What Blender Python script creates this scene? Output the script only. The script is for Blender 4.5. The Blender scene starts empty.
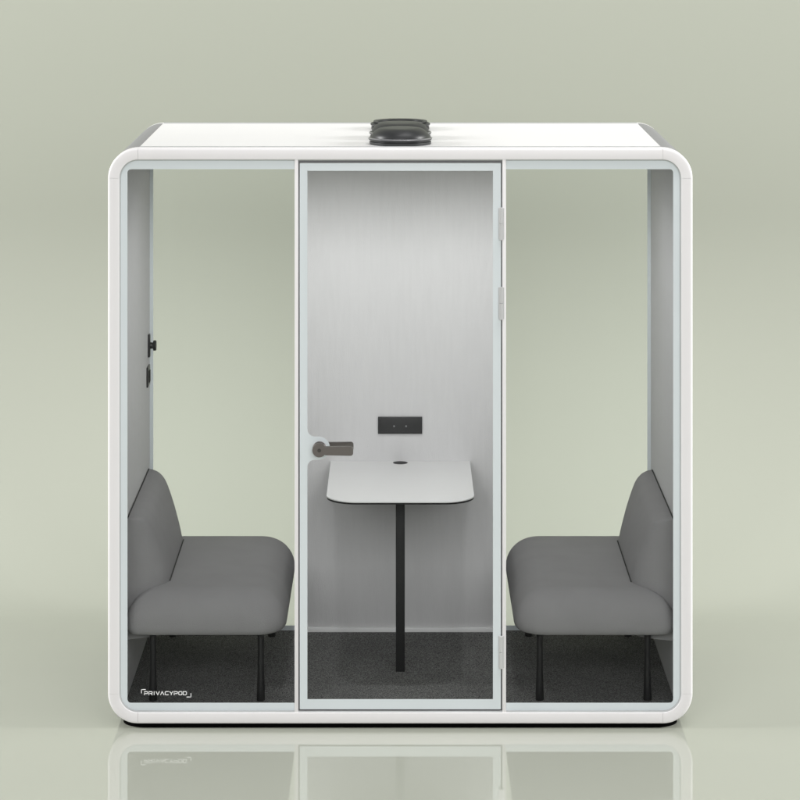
import bpy, bmesh, math, random
from mathutils import Vector, Matrix
PI = math.pi
SC = bpy.context.scene
COL = SC.collection

# ------------------------------------------------------------------ materials
def srgb(h):
    c = [int(h[i:i+2], 16)/255 for i in (0, 2, 4)]
    return tuple((x/12.92 if x <= .04045 else ((x+.055)/1.055)**2.4) for x in c) + (1,)

def mat(name, col, rough=.5, metal=0., ior=1.5, spec=.5, noise=None, bump=None, stretch=(1, 1, 1)):
    """noise = (scale, amount): tone variation, bump = (scale, strength, distance)"""
    m = bpy.data.materials.new(name); m.use_nodes = True
    nt = m.node_tree; b = nt.nodes['Principled BSDF']
    b.inputs['Base Color'].default_value = (*col[:3], 1)
    b.inputs['Roughness'].default_value = rough
    b.inputs['Metallic'].default_value = metal
    b.inputs['IOR'].default_value = ior
    b.inputs['Specular IOR Level'].default_value = spec
    tc = nt.nodes.new('ShaderNodeTexCoord'); mp = nt.nodes.new('ShaderNodeMapping')
    mp.inputs['Scale'].default_value = stretch
    nt.links.new(tc.outputs['Object'], mp.inputs['Vector'])
    if noise:
        n = nt.nodes.new('ShaderNodeTexNoise'); n.inputs['Scale'].default_value = noise[0]
        n.inputs['Detail'].default_value = 4
        nt.links.new(mp.outputs['Vector'], n.inputs['Vector'])
        r = nt.nodes.new('ShaderNodeMapRange')
        r.inputs['From Min'].default_value = .25; r.inputs['From Max'].default_value = .75
        r.inputs['To Min'].default_value = 1-noise[1]; r.inputs['To Max'].default_value = 1+noise[1]
        nt.links.new(n.outputs['Fac'], r.inputs['Value'])
        v = nt.nodes.new('ShaderNodeVectorMath'); v.operation = 'SCALE'
        v.inputs[0].default_value = col[:3]
        nt.links.new(r.outputs['Result'], v.inputs['Scale'])
        nt.links.new(v.outputs['Vector'], b.inputs['Base Color'])
    if bump:
        n = nt.nodes.new('ShaderNodeTexNoise'); n.inputs['Scale'].default_value = bump[0]
        n.inputs['Detail'].default_value = 3
        nt.links.new(mp.outputs['Vector'], n.inputs['Vector'])
        u = nt.nodes.new('ShaderNodeBump'); u.inputs['Strength'].default_value = bump[1]
        u.inputs['Distance'].default_value = bump[2]
        nt.links.new(n.outputs['Fac'], u.inputs['Height'])
        nt.links.new(u.outputs['Normal'], b.inputs['Normal'])
    return m

M = {}
M['white'] = mat('white_powder_coat', (.82, .798, .805), .42, noise=(3, .012), bump=(900, .06, .0005))
M['roof'] = mat('white_gloss_sheet', (.84, .83, .83), .5, noise=(2, .01))
M['shell'] = mat('grey_shell', (.27, .27, .275), .55, noise=(400, .05), bump=(900, .1, .0005))
M['tape'] = mat('frosted_border', (.70, .75, .77), .35, noise=(2, .01))
M['rubber'] = mat('dark_gasket', (.17, .17, .175), .6)
M['trim'] = mat('grey_trim', (.42, .43, .43), .45)
M['black'] = mat('black_powder_coat', (.009, .009, .010), .5, spec=.3, bump=(900, .1, .0004))
M['blackplastic'] = mat('black_plastic', (.022, .022, .023), .38)
M['void'] = mat('black_plinth', (.001, .001, .001), .9, spec=.05)
M['pin'] = mat('grey_contact', (.30, .30, .31), .35, metal=.6)
M['bronze'] = mat('bronze_metal', (.16, .145, .135), .38, metal=.65, noise=(600, .12), stretch=(1, 6, 6))
M['steel'] = mat('satin_steel', (.60, .60, .60), .32, metal=.35)
M['vent'] = mat('dark_vent', (.024, .025, .026), .4, spec=.45)
M['laminate'] = mat('white_laminate', (.80, .80, .80), .38, noise=(5, .015))
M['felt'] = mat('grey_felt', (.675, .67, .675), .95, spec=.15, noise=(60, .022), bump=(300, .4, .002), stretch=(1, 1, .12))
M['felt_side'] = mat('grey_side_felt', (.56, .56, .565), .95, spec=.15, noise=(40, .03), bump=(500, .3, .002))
M['fabric'] = mat('grey_wool', (.295, .291, .296), .92, spec=.2, noise=(9, .035), bump=(600, .9, .003))
M['seam_gap_line'] = mat('dark_seam_gap', (.05, .05, .051), .9, spec=.2)
M['ceiling'] = mat('white_ceiling', (.7, .7, .7), .7)
M['letter'] = mat('white_vinyl', (.92, .92, .92), .5)
M['letter'].node_tree.nodes['Principled BSDF'].inputs['Base Color'].default_value = (.95, .95, .95, 1)
M['bronze_dark'] = mat('bronze_screw', (.06, .055, .05), .5, metal=.5)

def carpet():
    m = mat('charcoal_carpet', (.035, .035, .036), 1., spec=.1)
    nt = m.node_tree; b = nt.nodes['Principled BSDF']
    tc = nt.nodes.new('ShaderNodeTexCoord')
    n = nt.nodes.new('ShaderNodeTexNoise'); n.inputs['Scale'].default_value = 240; n.inputs['Detail'].default_value = 6
    n2 = nt.nodes.new('ShaderNodeTexNoise'); n2.inputs['Scale'].default_value = 6
    nt.links.new(tc.outputs['Object'], n.inputs['Vector']); nt.links.new(tc.outputs['Object'], n2.inputs['Vector'])
    r = nt.nodes.new('ShaderNodeValToRGB')
    r.color_ramp.elements[0].position = .38; r.color_ramp.elements[0].color = (.045, .045, .045, 1)
    r.color_ramp.elements[1].position = .66; r.color_ramp.elements[1].color = (.29, .29, .285, 1)
    nt.links.new(n.outputs['Fac'], r.inputs['Fac'])
    mx = nt.nodes.new('ShaderNodeVectorMath'); mx.operation = 'SCALE'
    mr = nt.nodes.new('ShaderNodeMapRange'); mr.inputs['To Min'].default_value = .8; mr.inputs['To Max'].default_value = 1.2
    nt.links.new(n2.outputs['Fac'], mr.inputs['Value']); nt.links.new(mr.outputs['Result'], mx.inputs['Scale'])
    nt.links.new(r.outputs['Color'], mx.inputs[0]); nt.links.new(mx.outputs['Vector'], b.inputs['Base Color'])
    u = nt.nodes.new('ShaderNodeBump'); u.inputs['Strength'].default_value = .6; u.inputs['Distance'].default_value = .004
    nt.links.new(n.outputs['Fac'], u.inputs['Height']); nt.links.new(u.outputs['Normal'], b.inputs['Normal'])
    return m
M['carpet'] = carpet()

def glass():
    m = bpy.data.materials.new('clear_glass'); m.use_nodes = True
    nt = m.node_tree; nt.nodes.clear()
    o = nt.nodes.new('ShaderNodeOutputMaterial'); mx = nt.nodes.new('ShaderNodeMixShader')
    t = nt.nodes.new('ShaderNodeBsdfTransparent'); t.inputs['Color'].default_value = (.992, .996, .994, 1)
    g = nt.nodes.new('ShaderNodeBsdfGlossy'); g.inputs['Roughness'].default_value = .0
    f = nt.nodes.new('ShaderNodeFresnel'); f.inputs['IOR'].default_value = 1.16
    nt.links.new(f.outputs['Fac'], mx.inputs[0]); nt.links.new(t.outputs[0], mx.inputs[1])
    nt.links.new(g.outputs[0], mx.inputs[2]); nt.links.new(mx.outputs[0], o.inputs['Surface'])
    return m
M['glass'] = glass()

def studio():
    m = bpy.data.materials.new('sage_studio_sweep'); m.use_nodes = True
    nt = m.node_tree; b = nt.nodes['Principled BSDF']
    col = STUDIO_COL
    b.inputs['Base Color'].default_value = (*col, 1)
    tc = nt.nodes.new('ShaderNodeTexCoord'); sx = nt.nodes.new('ShaderNodeSeparateXYZ')
    nt.links.new(tc.outputs['Object'], sx.inputs[0])
    # polished floor sheet that turns matt as it sweeps up into the backdrop
    r = nt.nodes.new('ShaderNodeMapRange'); r.interpolation_type = 'SMOOTHSTEP'
    r.inputs['From Min'].default_value = .2; r.inputs['From Max'].default_value = 1.7
    r.inputs['To Min'].default_value = .5; r.inputs['To Max'].default_value = 0
    nt.links.new(sx.outputs['Y'], r.inputs['Value']); nt.links.new(r.outputs['Result'], b.inputs['Specular IOR Level'])
    b.inputs['IOR'].default_value = FLOOR_IOR
    b.inputs['Roughness'].default_value = .03
    n = nt.nodes.new('ShaderNodeTexNoise'); n.inputs['Scale'].default_value = .7
    nt.links.new(tc.outputs['Object'], n.inputs['Vector'])
    mr = nt.nodes.new('ShaderNodeMapRange'); mr.inputs['To Min'].default_value = .99; mr.inputs['To Max'].default_value = 1.01
    v = nt.nodes.new('ShaderNodeVectorMath'); v.operation = 'SCALE'; v.inputs[0].default_value = col
    nt.links.new(n.outputs['Fac'], mr.inputs['Value']); nt.links.new(mr.outputs['Result'], v.inputs['Scale'])
    nt.links.new(v.outputs['Vector'], b.inputs['Base Color'])
    return m
STUDIO_COL = (.375, .388, .331)
FLOOR_IOR = 2.1
M['studio'] = studio()

# ------------------------------------------------------------------ helpers
def finish(ob, smooth=None):
    me = ob.data
    if smooth is not None:
        for p in me.polygons: p.use_smooth = True
        me.set_sharp_from_angle(angle=math.radians(smooth))
    return ob

def link(name, me, m, parent=None, smooth=30):
    o = bpy.data.objects.new(name, me); COL.objects.link(o)
    if not me.materials: me.materials.append(m)
    if parent: o.parent = parent
    return finish(o, smooth)

def obj(name, bm, m, parent=None, smooth=30, bevel=0):
    bmesh.ops.recalc_face_normals(bm, faces=bm.faces[:])
    if bevel:
        es = [e for e in bm.edges if len(e.link_faces) == 2 and e.calc_face_angle(0) > .6]
        bmesh.ops.bevel(bm, geom=es, offset=bevel, segments=3, profile=.5, affect='EDGES', clamp_overlap=True)
    me = bpy.data.meshes.new(name); bm.to_mesh(me); bm.free()
    return link(name, me, m, parent, smooth)

def box(bm, x0, x1, y0, y1, z0, z1):
    v = [bm.verts.new((x, y, z)) for x in (x0, x1) for y in (y0, y1) for z in (z0, z1)]
    for f in ((0, 1, 3, 2), (4, 6, 7, 5), (0, 4, 5, 1), (2, 3, 7, 6), (0, 2, 6, 4), (1, 5, 7, 3)):
        bm.faces.new([v[i] for i in f])

def bx(name, m, parent, *a, bevel=0.0015):
    bm = bmesh.new(); box(bm, *a)
    return obj(name, bm, m, parent, 30, bevel)

def bridge(bm, loops, closed=True, cap=True, ring=False):
    vs = [[bm.verts.new(p) for p in L] for L in loops]
    n = len(vs[0])
    rng = range(len(vs)) if ring else range(len(vs)-1)
    for i in rng:
        a, b = vs[i], vs[(i+1) % len(vs)]
        for j in range(n if closed else n-1):
            k = (j+1) % n
            bm.faces.new((a[j], a[k], b[k], b[j]))
    if cap and closed and not ring:
        bm.faces.new(vs[0]); bm.faces.new(vs[-1])
    return vs

def lathe(bm, prof, c, n=48, axis='z', cap=True):
    loops = []
    for r, h in prof:
        L = []
        for i in range(n):
            a = 2*PI*i/n
            if axis == 'z': L.append((c[0]+r*math.cos(a), c[1]+r*math.sin(a), c[2]+h))
            elif axis == 'y': L.append((c[0]+r*math.cos(a), c[1]+h, c[2]+r*math.sin(a)))
            else: L.append((c[0]+h, c[1]+r*math.cos(a), c[2]+r*math.sin(a)))
        loops.append(L)
    bridge(bm, loops, cap=cap)

def arc(cx, cy, r, a0, a1, n=8):
    return [(cx+r*math.cos(a0+(a1-a0)*i/n), cy+r*math.sin(a0+(a1-a0)*i/n)) for i in range(n+1)]

def rrect(x0, x1, z0, z1, r, n=8):
    if not isinstance(r, (tuple, list)): r = (r,)*4   # BL, BR, TR, TL
    p = []
    p += arc(x0+r[0], z0+r[0], r[0], PI, 1.5*PI, n)
    p += arc(x1-r[1], z0+r[1], r[1], 1.5*PI, 2*PI, n)
    p += arc(x1-r[2], z1-r[2], r[2], 0, .5*PI, n)
    p += arc(x0+r[3], z1-r[3], r[3], .5*PI, PI, n)
    return p

def flat(name, m, parent, loops, y, t, plane='xz', bevel=0):
    """filled 2-D outline(s) (first outer, others holes) given the thickness t, front face at y"""
    cu = bpy.data.curves.new(name, 'CURVE'); cu.dimensions = '2D'; cu.fill_mode = 'BOTH'
    cu.extrude = t/2 - bevel; cu.bevel_depth = bevel; cu.bevel_resolution = 2
    if bevel: cu.offset = -bevel
    for L in loops:
        s = cu.splines.new('POLY'); s.points.add(len(L)-1); s.use_cyclic_u = True
        for p, q in zip(s.points, L): p.co = (q[0], q[1], 0, 1)
    tmp = bpy.data.objects.new('tmp', cu)
    COL.objects.link(tmp)
    dg = bpy.context.evaluated_depsgraph_get()
    me = bpy.data.meshes.new_from_object(tmp.evaluated_get(dg))
    bpy.data.objects.remove(tmp); bpy.data.curves.remove(cu)
    if plane == 'xz':
        me.transform(Matrix.Translation((0, y+t/2, 0)) @ Matrix.Rotation(PI/2, 4, 'X'))
    else:
        me.transform(Matrix.Translation((0, 0, y-t/2)))
    me.name = name; me.materials.clear()
    return link(name, me, m, parent, 30)

def empty(name, loc, label, cat, group=None, rz=0):
    o = bpy.data.objects.new(name, None); COL.objects.link(o)
    o.location = loc; o.rotation_euler = (0, 0, rz)
    o.empty_display_size = .1
    o['label'] = label; o['category'] = cat
    if group: o['group'] = group
    return o

# ------------------------------------------------------------------ measures
S, D, HZ = 266.0, 10.8, 113.0        # pixels per metre in the pod's front plane, camera distance
GZ = 728.5
def X(px, Y=0.): return (px-400.3)/S*(D+Y)/D
def Z(py, Y=0.): return (GZ+HZ)/S - (py+HZ)/S*(D+Y)/D

W = 1.0996; ZB = Z(724); ZT = Z(148.2); R = .113     # outer frame
DEP = 1.2
CARPET = .072

# ------------------------------------------------------------------ setting: studio sweep (floor and backdrop)
bm = bmesh.new()
prof = [(-16, 0), (-6, 0), (-2, 0), (0, 0), (1.0, 0)]
yc, rc = 1.55, 1.6
for i in range(33):
    a = PI/2*i/32
    prof.append((yc + rc*math.sin(a), rc - rc*math.cos(a)))
prof += [(yc+rc, 3), (yc+rc, 7)]
xs = [-14, -6, -3, -1, 1, 3, 6, 14]
g = [[bm.verts.new((x, y, z)) for x in xs] for y, z in prof]
for i in range(len(g)-1):
    for j in range(len(xs)-1):
        bm.faces.new((g[i][j], g[i][j+1], g[i+1][j+1], g[i+1][j]))
sw = obj('floor', bm, M['studio'], None, 60)
sw['kind'] = 'structure'; sw['label'] = 'glossy sage green studio floor sweeping up into the backdrop'

# ------------------------------------------------------------------ the booth
pod = empty('office_booth', (0, 0, 0),
            'white framed meeting booth with rounded corners, glass door and grey felt walls', 'booth')

def sweep_segment(bm, prof, path):
    """prof = [(inset, y)], path = [(x, z, nx, nz)] with outward normals"""
    loops = []
    for x, z, nx, nz in path:
        loops.append([(x-nx*u, y, z-nz*u) for u, y in prof])
    bridge(bm, loops)

def frame_paths(w, zb, zt, r, gap=.0006, n=14):
    """eight path pieces: four straight sides, four corners"""
    c = [(-w+r, zb+r, PI, 1.5*PI), (w-r, zb+r, 1.5*PI, 2*PI), (w-r, zt-r, 0, .5*PI), (-w+r, zt-r, .5*PI, PI)]
    out = {}
    for k, (cx, cz, a0, a1) in zip(('cbl', 'cbr', 'ctr', 'ctl'), c):
        g_ = gap/r
        a0, a1 = a0+g_, a1-g_
        P = []
        for i in range(n+1):
            a = a0+(a1-a0)*i/n
            P.append((cx+r*math.cos(a), cz+r*math.sin(a), math.cos(a), math.sin(a)))
        out[k] = P
    out['bottom'] = [(-w+r+gap, zb, 0, -1), (w-r-gap, zb, 0, -1)]
    out['right'] = [(w, zb+r+gap, 1, 0), (w, zt-r-gap, 1, 0)]
    out['top'] = [(w-r-gap, zt, 0, 1), (-w+r+gap, zt, 0, 1)]
    out['left'] = [(-w, zt-r-gap, -1, 0), (-w, zb+r+gap, -1, 0)]
    return out

FT = .043                                   # visible width of the white frame
def frame_profile(y0, y1, t):
    # rounded bar: front edge bevels of 7 mm outside, 3 mm inside
    s = 1 if y1 > y0 else -1
    p = []
    for i in range(5):
        a = PI/2*i/4
        p.append((.009-.009*math.sin(a) if False else .009*(1-math.sin(a)), y0+s*.009*(1-math.cos(a))))
    # p runs from (inset .009,y0) to (0,y0+.009)
    q = []
    for i in range(4):
        a = PI/2*i/3
        q.append((t-.003*(1-math.sin(a)), y0+s*.003*(1-math.cos(a))))
    return p + [(0, y1), (t, y1)] + q[::-1]

for y0, y1 in ((0, .05), (DEP, DEP-.05)):
    e_ = 0 if y0 == 0 else .0009
    paths = frame_paths(W-e_, ZB+e_, ZT-e_, R-e_, .00035)
    bm = bmesh.new()
    for k in paths: sweep_segment(bm, frame_profile(y0, y1, FT-e_), paths[k])
    obj('outer_frame', bm, M['white'], pod, 25)
    # inner lip of the frame
    pl = frame_paths(W-FT+.0005, ZB+FT-.0005, ZT-FT+.0005, R-FT, 0)
    bm = bmesh.new()
    s = 1 if y1 > y0 else -1
    lip = [(0, y0+s*.004), (.0045, y0+s*.007), (.0045, y0+s*.045), (0, y0+s*.045)]
    for k in pl: sweep_segment(bm, lip, pl[k])
    obj('frame_lip', bm, M['trim'], pod, 25)

# shell between the two frames
i_ = .0008
ps = frame_paths(W-i_, ZB+i_, ZT-i_, R-i_, .0006)
sp = [(0, .0505), (0, DEP-.0505), (.02, DEP-.0505), (.02, .0505)]
def shell(name, keys, m):
    for k in keys:
        bm = bmesh.new(); sweep_segment(bm, sp, ps[k]); obj(name, bm, m, pod, 25)
shell('roof_panel', ['top'], M['roof'])
shell('corner_panel', ['cbl', 'cbr', 'ctr', 'ctl'], M['shell'])
shell('side_panel', ['left', 'right'], M['shell'])
shell('base_panel', ['bottom'], M['shell'])
for yy in (.0508, DEP-.0568):
    bx('roof_trim', M['trim'], pod, -W+R+.003, W-R-.003, yy, yy+.006, ZT-i_+.0002, ZT+.0022, bevel=.001)
bm = bmesh.new()
bridge(bm, [[(a, b, z) for a, b in rrect(-1.05, 1.05, .012, DEP-.012, .09, 10)] for z in (.0003, ZB+.002)])
obj('plinth', bm, M['void'], pod, 30)

# linings
WI = 277.2/S
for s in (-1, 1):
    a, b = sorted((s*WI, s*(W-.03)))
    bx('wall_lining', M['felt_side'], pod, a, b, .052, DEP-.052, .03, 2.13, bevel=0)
bx('ceiling_lining', M['ceiling'], pod, -WI+.001, WI-.001, .052, DEP-.052, 2.125, ZT-.025, bevel=0)
bx('carpet', M['carpet'], pod, -WI+.001, WI-.001, .046, DEP-.052, .045, CARPET, bevel=0)
WY = 1.13                                   # inner face of the rear wall
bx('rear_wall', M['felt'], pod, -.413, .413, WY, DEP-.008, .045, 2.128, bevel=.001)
bx('skirting_board', M['letter'], pod, -.4125, .4125, WY-.014, WY-.0005, CARPET+.0004, .0905, bevel=.001)

# ---- glass and frosted borders
GY = .018
xo = W-FT-.004; zo0 = ZB+FT+.004; zo1 = ZT-FT-.004; ro = R-FT-.004
MX0, MX1 = .384, .3975                       # mullion
xi = .5*(X(673.5)-X(127)); zi0 = Z(704); zi1 = Z(169.6)
def side_window(s, gy, mx, name_glass='window_glass'):
    def mir(L): return [(s*a, b) for a, b in L]
    fl = flat(name_glass, M['glass'], pod, [mir(rrect(mx+.0005, xo, zo0, zo1, (.001, ro, ro, .001), 10))], gy, .008)
    outer = [(mx+.0008, zo0)] + arc(xo-ro, zo0+ro, ro, 1.5*PI, 2*PI, 12) + arc(xo-ro, zo1-ro, ro, 0, .5*PI, 12) + [(mx+.0008, zo1)]
    r = .013
    inner = [(mx+.0008, zi1)] + arc(xi-r, zi1-r, r, .5*PI, 0, 6) + arc(xi-r, zi0+r, r, 0, -.5*PI, 6) + [(mx+.0008, zi0)]
    for yy in (gy-.0022,):
        flat('frosted_border', M['tape'], fl, [mir(outer+inner)], yy, .0014)
    return fl
gl = {s: side_window(s, GY, MX1) for s in (-1, 1)}
RGY = DEP-.05
RX = .4265
for s in (-1, 1):
    g_ = side_window(s, RGY, RX)
for s in (-1, 1):
    a, b = sorted((s*MX0, s*MX1))
    bx('mullion', M['white'], pod, a, b, .003, .055, ZB+FT-.001, ZT-FT+.001, bevel=.0012)
    a, b = sorted((s*.414, s*RX))
    bx('mullion', M['white'], pod, a, b, DEP-.055, DEP-.003, ZB+FT-.001, ZT-FT+.001, bevel=.0012)

# ---- door
DX0, DX1 = X(299.4), X(501.2)
DZ0, DZ1 = Z(710.2), Z(163)
# dark gap all around the leaf
bm = bmesh.new()
gp = []
flat('door_gasket', M['rubber'], pod, [rrect(-MX0+.0003, MX0-.0003, ZB+FT+.0002, ZT-FT-.0002, .002, 2), rrect(DX0, DX1, DZ0, DZ1, .004, 4)], .016, .02)
door = flat('door', M['glass'], pod, [rrect(DX0+.0008, DX1-.0008, DZ0+.0008, DZ1-.0008, .003, 4)], .010, .010)
hx, hz = X(319.5), Z(448.6)
gx0, gx1, gz0, gz1 = X(307.3), X(493), Z(699.8), Z(171)
hr = .0435; fr = .028
# hole outline with the frosted bulge round the handle
L = []
r = .002
L += [(gx0, gz0)]+[(gx1, gz0)]+[(gx1, gz1)]+[(gx0, gz1)]
up = hz+.0435; dn = hz-.0435
bl = []
bl += arc(gx0+fr, up+fr, fr, PI, 1.5*PI, 10)          # concave fillet leaving the border
bl += arc(hx-.004, hz, .0435, .5*PI, -.5*PI, 24)[0:]
bl += arc(gx0+fr, dn-fr, fr, .5*PI, PI, 10)
hole = [(gx0, gz0), (gx1, gz0), (gx1, gz1), (gx0, gz1)] + bl
flat('frosted_border', M['tape'], door, [rrect(DX0+.0012, DX1-.0012, DZ0+.0012, DZ1-.0012, .003, 4), hole], .0080, .0012)

# handle: round rose and lever outside, the same inside
def handle(y, s, dz=0, name='door_handle'):
    bm = bmesh.new()
    lathe(bm, [(.0, 0), (.0255, 0), (.0265, s*-.002), (.0265, s*-.010), (.0250, s*-.012), (0.0, s*-.012)], (hx, y, hz+dz), 40, 'y', cap=False)
    bmesh.ops.remove_doubles(bm, verts=bm.verts[:], dist=1e-5)
    lathe(bm, [(.011, s*-.011), (.011, s*-.040)], (hx, y, hz+dz), 28, 'y')
    h = .0205; x1 = X(353.3)
    out = []
    out += [(hx+.022, hz-h+.002+dz)]
    out += arc(x1-.010, hz-h+.010+dz, .010, 1.5*PI, 2*PI, 6) + arc(x1-.010, hz+h-.016+dz, .010, 0, .5*PI, 6)
    out += [(hx+.022, hz+h-.007+dz)]
    out += arc(hx, hz+dz, .0262, math.radians(32), math.radians(322), 36)
    y0, y1 = y-s*.030, y-s*.044
    loops = [[(a, y0, b) for a, b in out], [(a, y1+s*.002, b) for a, b in out],
             [(hx+.03+(a-hx-.03)*.985, y1, hz+(b-hz)*.95) for a, b in out]]
    bridge(bm, loops)
    return obj(name, bm, M['bronze'], door, 35)
h1 = handle(.0078, 1)
h2 = handle(.0205, -1)
bm = bmesh.new()
lathe(bm, [(.007, 0), (.007, -.0015)], (hx, -.0362, hz), 20, 'y')
box(bm, hx-.0045, hx+.0045, -.0385, -.0377, hz-.001, hz+.001)
obj('keyhole', bm, M['bronze_dark'], door, 30)

# hinges
for y0, y1 in ((207.6, 240), (287, 319.5), (635.8, 668.3)):
    bm = bmesh.new(); za, zb_ = Z(y1), Z(y0); zm = (za+zb_)/2; xx = X(501.0)
    for a, b in ((za, zm-.0006), (zm+.0006, zb_)):
        lathe(bm, [(.0065, a), (.0075, a+.001), (.0075, b-.001), (.0065, b)], (xx, -.004, 0), 24)
    box(bm, xx-.0095, xx-.003, .0035, .0078, za+.002, zb_-.002)
    box(bm, xx+.004, xx+.012, -.0015, .0028, za+.002, zb_-.002)
    obj('hinge', bm, M['steel'], door, 35)

# ---- lettering on the left pane
GL = {
 'P': [[(0, 0), (0, .62)], [(0, 1), (.82, 1), (1, .85), (1, .52), (.82, .38), (.3, .38)]],
 'R': [[(0, 0), (0, .62)], [(0, 1), (.82, 1), (1, .85), (1, .55), (.85, .42), (.3, .42)], [(.6, .42), (1, 0)]],
 'I': [[(.5, 0), (.5, 1)]],
 'V': [[(0, 1), (.5, 0), (1, 1)]],
 'A': [[(0, 0), (.5, 1), (1, 0)]],
 'C': [[(1, 1), (.2, 1), (0, .82), (0, .18), (.2, 0), (1, 0)]],
 'Y': [[(0, 1), (.5, .45), (1, 1)], [(.5, .45), (.5, 0)]],
 'O': [[(.2, 0), (0, .18), (0, .82), (.2, 1), (.8, 1), (1, .82), (1, .18), (.8, 0), (.2, 0)]],
 'D': [[(0, 0), (0, 1), (.75, 1), (1, .8), (1, .2), (.75, 0), (0, 0)]],
}
bm = bmesh.new()
def stroke(a, b, w, y):
    a, b = Vector(a), Vector(b); d = (b-a).normalized(); n = Vector((-d.y, d.x))*w/2; e = d*w*.42
    c = [a-e+n, b+e+n, b+e-n, a-e-n]
    bridge(bm, [[(p.x, y, p.y) for p in c], [(p.x, y+.0006, p.y) for p in c]])
x = X(144.0); z0 = Z(696.1); hgt = Z(692.9)-z0
adv = {'I': .0075}
tot = X(187.6)-x
word = 'PRIVACYPOD'
pitch = tot/(9.62)
k = 0
for ch in word:
    wd = pitch*.72 if ch != 'I' else pitch*.3
    for pl_ in GL[ch]:
        for p, q in zip(pl_, pl_[1:]):
            stroke((x+p[0]*wd, z0+p[1]*hgt), (x+q[0]*wd, z0+q[1]*hgt), .0027, GY-.0010+.00002*k)
            k += 1
    x += wd + pitch*.28
cx0, cz1, cx1, cz0 = X(141.0), Z(690.8), X(190.6), Z(698.3)
for p, q in (((cx0, cz1), (cx0+.015, cz1)), ((cx0, cz1), (cx0, cz1-.013)), ((cx1, cz0), (cx1-.015, cz0)), ((cx1, cz0), (cx1, cz0+.013))):
    stroke(p, q, .0028, GY-.001)
obj('lettering', bm, M['letter'], gl[-1], None)

# ---- socket on rear wall
bm = bmesh.new()
sxa, sxb, sza, szb = X(378, WY), X(422.2, WY), Z(433.6, WY), Z(416.6, WY)
box(bm, sxa, sxb, WY-.008, WY-.0003, sza, szb)
sock = obj('power_socket', bm, M['blackplastic'], pod, 30, .0015)
cxs = (sxa+sxb)/2
bm = bmesh.new()
for cx in (cxs-.0585, cxs, cxs+.0585):
    o = rrect(cx-.024, cx+.024, sza+.009, szb-.009, .004, 3)
    i2 = rrect(cx-.0225, cx+.0225, sza+.0105, szb-.0105, .003, 3)
    bridge(bm, [[(a, WY-.0081, b) for a, b in o], [(a, WY-.0085, b) for a, b in o], [(a, WY-.0085, b) for a, b in i2], [(a, WY-.0081, b) for a, b in i2]], cap=False)
obj('socket_rim', bm, M['blackplastic'], sock, 30)
for dx in (-.025, .025):
    bm = bmesh.new(); lathe(bm, [(.0035, 0), (.0035, -.002)], (cxs+dx, WY-.0082, (sza+szb)/2-.003), 16, 'y')
    obj('contact_pin', bm, M['pin'], sock, 30)

# ---- coat hook and switch on the left wall
bm = bmesh.new()
box(bm, -WI+.0003, -WI+.009, 1.055, 1.085, Z(357, 1.07), Z(334, 1.07))
hk = obj('coat_hook', bm, M['blackplastic'], pod, 30, .003)
bm = bmesh.new(); lathe(bm, [(.014, .0085), (.0125, .020), (.021, .022), (.022, .030), (.019, .034)], (-WI, 1.07, .5*(Z(340, 1.07)+Z(351, 1.07))), 24, 'x')
obj('hook_knob', bm, M['blackplastic'], hk, 35)
bm = bmesh.new(); box(bm, -WI+.0003, -WI+.0075, .99, 1.085, 1.108, 1.19)
sw_ = obj('light_switch', bm, M['blackplastic'], pod, 30, .002)
bm = bmesh.new(); box(bm, -WI+.0077, -WI+.0115, 1.015, 1.06, 1.125, 1.172)
obj('rocker', bm, M['black'], sw_, 30, .001)

# ---- ceiling lamps inside the booth (they light the interior)
def emit(name, strength):
    m = bpy.data.materials.new(name); m.use_nodes = True; nt = m.node_tree; nt.nodes.clear()
    o = nt.nodes.new('ShaderNodeOutputMaterial'); e = nt.nodes.new('ShaderNodeEmission')
    e.inputs['Strength'].default_value = strength; nt.links.new(e.outputs[0], o.inputs[0]); return m
ML = emit('lamp_diffuser', 2.0)
LX, LY = .36, .36
for s in (-1, 1):
    bm = bmesh.new(); lathe(bm, [(.055, .0), (.055, -.012), (.047, -.013), (.047, -.006)], (s*LX, LY, 2.1247), 32)
    cl = obj('ceiling_lamp', bm, M['white'], pod, 30)
    bm = bmesh.new(); lathe(bm, [(.046, 0), (.046, -.002)], (s*LX, LY, 2.1180), 32)
    obj('lamp_diffuser', bm, ML, cl, 30)

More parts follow.
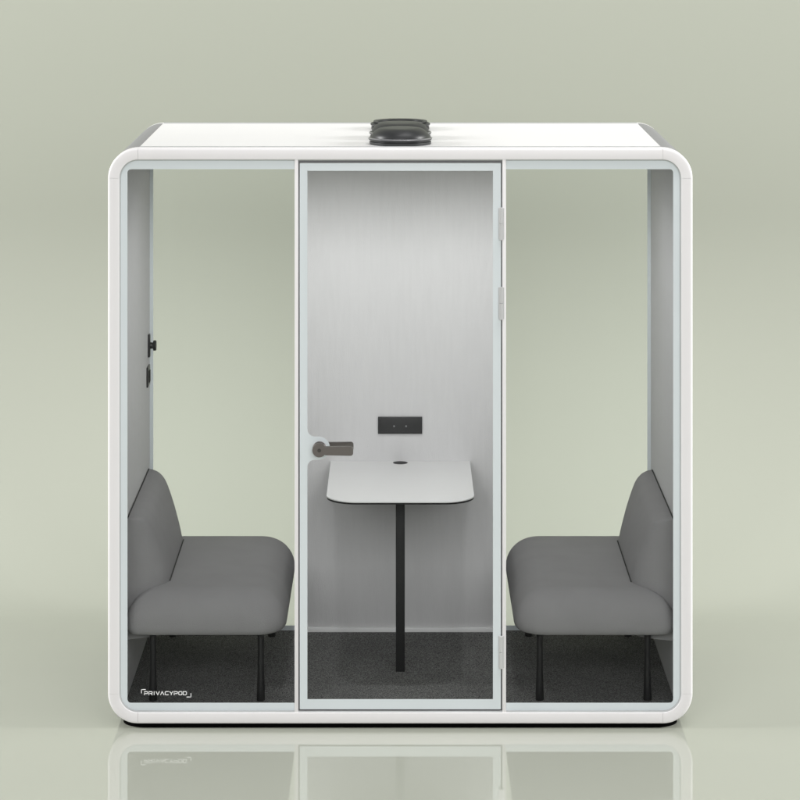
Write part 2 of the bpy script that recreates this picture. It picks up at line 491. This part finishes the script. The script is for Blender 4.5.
# ---- roof vents
def vent(name, y, dome=True):
    z = ZT-i_
    c = (0, y, z+.0004)
    bm = bmesh.new()
    lathe(bm, [(.117, 0), (.118, .003), (.118, .010), (.112, .012), (.112, .015), (.119, .016), (.121, .019), (.121, .023), (.118, .026), (.110, .0265)], c, 64)
    f = obj(name, bm, M['vent'], pod, 30)
    if dome:
        bm = bmesh.new()
        p = []
        p = [(.112, .0265), (.1105, .033), (.106, .041), (.099, .049), (.090, .0555), (.080, .0600), (.070, .0622), (.04, .063), (.01, .063)]
        lathe(bm, p, c, 64)
        obj('dome', bm, M['vent'], f, 40)
        bm = bmesh.new()
        lathe(bm, [(.1212, .0215), (.1225, .0228), (.1215, .0243), (.118, .0262)], c, 64, cap=False)  # lighter ring, the rim's highlight put into the colour
        for k in (-2, -1, 0, 1, 2):                  # small maker's bars on the front of the rim
            box(bm, k*.011-.004, k*.011+.004, y-.1222, y-.1195, z+.0235, z+.0262)
        obj('rim_highlight_bars', bm, M['pin'], f, 30)
    else:
        bm = bmesh.new()
        lathe(bm, [(.094, .027), (.108, .0275), (.110, .030), (.108, .0345), (.104, .035), (.094, .031), (.094, .027)], c, 64, cap=False)
        for k in range(8):
            a = 2*PI*k/8+.2
            lathe(bm, [(.003, .024), (.003, .030)], (c[0]+.1*math.cos(a), c[1]+.1*math.sin(a), c[2]), 10)
        obj('ring_guard', bm, M['vent'], f, 30)
    return f
vent('roof_vent', .19); vent('roof_vent', .44); vent('roof_vent', .86, False)

# ------------------------------------------------------------------ table
tb = empty('table', (0, .6, CARPET), 'small white table on one black post, against the wall below the socket', 'table')
def T(o): o.data.transform(Matrix.Translation((0, -.6, -CARPET))); return o
TZ = Z(461, WY); TY = .334; TW = .289
def ttop(w, y0, ri):
    return [(-w, WY-.001)] + arc(-w+ri, y0+ri, ri, PI, 1.5*PI, 14) + arc(w-ri, y0+ri, ri, 1.5*PI, 2*PI, 14) + [(w, WY-.001)]
def bow(L, k=.012):   # the front edge is slightly bowed
    return [(x, y-k*(1-(x/TW)**2) if y < .7 else y) for x, y in L]
gcx, gcy, gr = 0, 1.092, .029
gro = [(gcx+gr*math.cos(2*PI*i/32), gcy+gr*math.sin(2*PI*i/32)) for i in range(32)]
tt = T(flat('tabletop', M['laminate'], tb, [bow(ttop(TW, TY+.012, .115)), gro], TZ, .004, 'xy'))
tu = T(flat('table_edge', M['black'], tb, [bow(ttop(TW-.001, TY+.013, .114))], TZ-.0041, .007, 'xy'))
bm = bmesh.new()
lathe(bm, [(.0305, .0002), (.0305, .0008), (.027, .001), (.026, -.0030), (.01, -.0031)], (gcx, gcy, TZ), 32)
T(obj('cable_grommet', bm, M['black'], tb, 30))
lw = 9/S/.9545/2
bm = bmesh.new(); box(bm, -lw, lw, .515, .515+2*lw, CARPET+.0003, TZ-.0113)
T(obj('leg', bm, M['black'], tb, 30, .002))
bm = bmesh.new(); box(bm, -.06, .06, .45, .62, TZ-.0165, TZ-.0113)
T(obj('mounting_plate', bm, M['black'], tb, 30, .001))

# ------------------------------------------------------------------ benches (built for the right-hand side, +x is outwards)
BX, BY = .74, .59
bench = empty('bench', (BX, BY, CARPET), 'dark grey upholstered bench by the door hinges, right of the table', 'bench', 'facing upholstered benches')
def B(o): o.data.transform(Matrix.Translation((-BX, -BY, -CARPET))); return o
x0, x1, y0, y1 = .433, 1.0412, .045, 1.135
zb, zt = .333, .492
def loop(ins, z):
    r = [.12, .055, .055, .12]
    rr = [max(q-ins*.8, .012) for q in r]
    return [(a, b, z) for a, b in rrect(x0+ins, x1-ins, y0+ins, y1-ins, rr, 10)]
loops = []
rb, rt = .034, .124
zw = zb+rb
for i in range(8):
    a = PI/2*i/7
    loops.append(loop(rb*.8*(1-math.sin(a)), zw-rb*math.cos(a)))
for i in range(1, 17):
    a = PI/2*i/16
    loops.append(loop(rt*(1-math.cos(a)), zw+(zt-zw)*math.sin(a)))
for e, dz in ((.15, .0006), (.19, .0014), (.23, .002), (.26, .0022)):
    loops.append(loop(e, zt+dz))
bm = bmesh.new(); bridge(bm, loops)
B(obj('seat', bm, M['fabric'], bench, 60))
# backrest
zs = [(.30, .8865), (.40, .8865), (.483, .8875), (.53, .895), (.585, .909), (.64, .925), (.69, .944), (.725, .961), (.744, .977), (.754, .994), (.7585, 1.010), (.7595, 1.022), (.7595, 1.032)]
YA, YB = .175, .985
def smoothpts(P):      # Catmull-Rom through the profile
    out = []
    for i in range(len(P)-1):
        p0 = P[max(i-1, 0)]; p1 = P[i]; p2 = P[i+1]; p3 = P[min(i+2, len(P)-1)]
        for k in range(4):
            t = k/4
            out.append(tuple(.5*((2*b)+(-a+c)*t+(2*a-5*b+4*c-d)*t*t+(-a+3*b-3*c+d)*t**3) for a, b, c, d in zip(p0, p1, p2, p3)))
    out.append(P[-1]); return out
bm = bmesh.new(); loops = []
for z, xn in smoothpts(zs):
    k = (xn-.8865)/(1.0412-.8865)
    off = .065
    ya = YA-off*k; yb = YB+off*k
    ea = YA-off; eb = YB+off
    dx = 1.0412-xn
    L = [(1.0412, ea, z)]
    n = 6; rr = min(.085, dx*.75)
    # end edge to rounded corner to inner face
    dA = Vector((xn-1.0412, ya-ea)).normalized()
    P0 = Vector((xn, ya))-dA*rr; P1 = Vector((xn, ya)); P2 = Vector((xn, ya+rr))
    L.append((.5*(1.0412+P0.x), .5*(ea+P0.y), z))
    for i in range(n+1):
        t = i/n; q = P0*(1-t)**2+P1*2*t*(1-t)+P2*t*t; L.append((q.x, q.y, z))
    for t in (.25, .5, .75): L.append((xn, ya+rr+(yb-ya-2*rr)*t, z))
    dB = Vector((1.0412-xn, eb-yb)).normalized()
    P0 = Vector((xn, yb-rr)); P1 = Vector((xn, yb)); P2 = Vector((xn, yb))+dB*rr
    for i in range(n+1):
        t = i/n; q = P0*(1-t)**2+P1*2*t*(1-t)+P2*t*t; L.append((q.x, q.y, z))
    L.append((.5*(1.0412+P2.x), .5*(eb+P2.y), z))
    L.append((1.0412, eb, z))
    loops.append(L)
bridge(bm, loops)
B(obj('backrest', bm, M['fabric'], bench, 50))
# dark tubes: seat seam line, and shade of the gap behind the backrest
def tube(bm, P, r, n=8):
    loops = []
    for i, p in enumerate(P):
        d = (Vector(P[min(i+1, len(P)-1)])-Vector(P[max(i-1, 0)])).normalized()
        u = d.cross(Vector((.3, .2, .9))).normalized(); v = d.cross(u)
        loops.append([tuple(Vector(p)+u*r*math.cos(2*PI*k/n)+v*r*math.sin(2*PI*k/n)) for k in range(n)])
    bridge(bm, loops)
bm = bmesh.new()
tube(bm, [(.8862, YA+.06+(YB-YA-.12)*t/12, zt+.0035) for t in range(13)], .0022)
tube(bm, [(1.0385, YA-.06+(YB-YA+.12)*t/12, .7600) for t in range(13)], .0025)
B(obj('seam_gap_line', bm, M['seam_gap_line'], bench, 60))
# under frame and legs
bm = bmesh.new()
LXa, LXb = 141/S, 250/S
box(bm, LXa-.012, LXb+.012, .115, .145, zb-.012, zb+.004)
box(bm, LXa-.012, LXb+.012, 1.04, 1.07, zb-.012, zb+.004)
box(bm, LXa-.0125, LXa+.0125, .1455, 1.0395, zb-.0125, zb+.004)
box(bm, LXb-.0125, LXb+.0125, .1455, 1.0395, zb-.0125, zb+.004)
B(obj('seat_frame', bm, M['black'], bench, 30))
for lx in (LXa, LXb):
    for ly in (.125, 1.06):
        bm = bmesh.new()
        lathe(bm, [(.0125, zb-.0127), (.0118, zb-.06), (.0120, .2), (.0150, .115), (.0160, CARPET+.004), (.0150, CARPET+.0003)][::-1], (lx, ly, 0), 24)
        B(obj('leg', bm, M['black'], bench, 40))
def copy_tree(o, parent=None):
    c = o.copy(); COL.objects.link(c)
    if parent: c.parent = parent
    for ch in list(o.children): copy_tree(ch, c)
    return c
b2 = copy_tree(bench)
b2.location = (-BX, BY, CARPET); b2.rotation_euler = (0, 0, PI)
b2['label'] = 'dark grey upholstered bench behind the lettered glass pane, left of the table'

# ------------------------------------------------------------------ lamps
def area(name, loc, target, sx, sy, power, col=(1, 1, 1), spread=180):
    l = bpy.data.lights.new(name, 'AREA'); l.shape = 'RECTANGLE'; l.size = sx; l.size_y = sy
    l.energy = power; l.color = col; l.spread = math.radians(spread)
    o = bpy.data.objects.new(name, l); COL.objects.link(o); o.location = loc
    o.rotation_euler = (Vector(target)-Vector(loc)).to_track_quat('-Z', 'Y').to_euler()
    return o
area('softbox_overhead', (.8, -2.6, 6.2), (0, -2.0, 0), 5, 3, 50, spread=80)
area('softbox_backdrop', (0, 1.5, 6.2), (0, 3.2, 3.0), 7, 1.4, 72, spread=100)
area('softbox_left', (-9, -.15, 4.8), (0, .7, .6), 1.6, 2.4, 800)
area('softbox_right', (9, -.15, 4.8), (0, .7, .6), 1.6, 2.4, 800)
area('softbox_front', (0, -9, 4.2), (0, 1, 1.9), 9, 3, 415)
for s in (-1, 1):
    l = bpy.data.lights.new('booth_lamp', 'SPOT'); l.energy = 14.5; l.spot_size = math.radians(174); l.spot_blend = .6
    l.shadow_soft_size = .04
    o = bpy.data.objects.new('booth_lamp', l); COL.objects.link(o); o.location = (s*LX, LY, 2.105)

w = bpy.data.worlds.new('World'); SC.world = w; w.use_nodes = True
bg = w.node_tree.nodes['Background']; bg.inputs['Color'].default_value = (1, 1, .99, 1); bg.inputs['Strength'].default_value = .20

# ------------------------------------------------------------------ camera
cam = bpy.data.cameras.new('camera'); co = bpy.data.objects.new('camera', cam); COL.objects.link(co)
co.location = (0, -D, (GZ+HZ)/S); co.rotation_euler = (PI/2, 0, 0)
cam.sensor_width = 36; cam.lens = S*D*36/800
cam.shift_y = -(400+HZ)/800; cam.shift_x = -.3/800
cam.clip_end = 100
SC.camera = co
SC.view_settings.view_transform = 'Standard'; SC.view_settings.look = 'None'
SC.view_settings.exposure = 0; SC.view_settings.gamma = 1
SC.render.resolution_x = SC.render.resolution_y = 1024
SC.cycles.transparent_max_bounces = 24; SC.cycles.max_bounces = 10
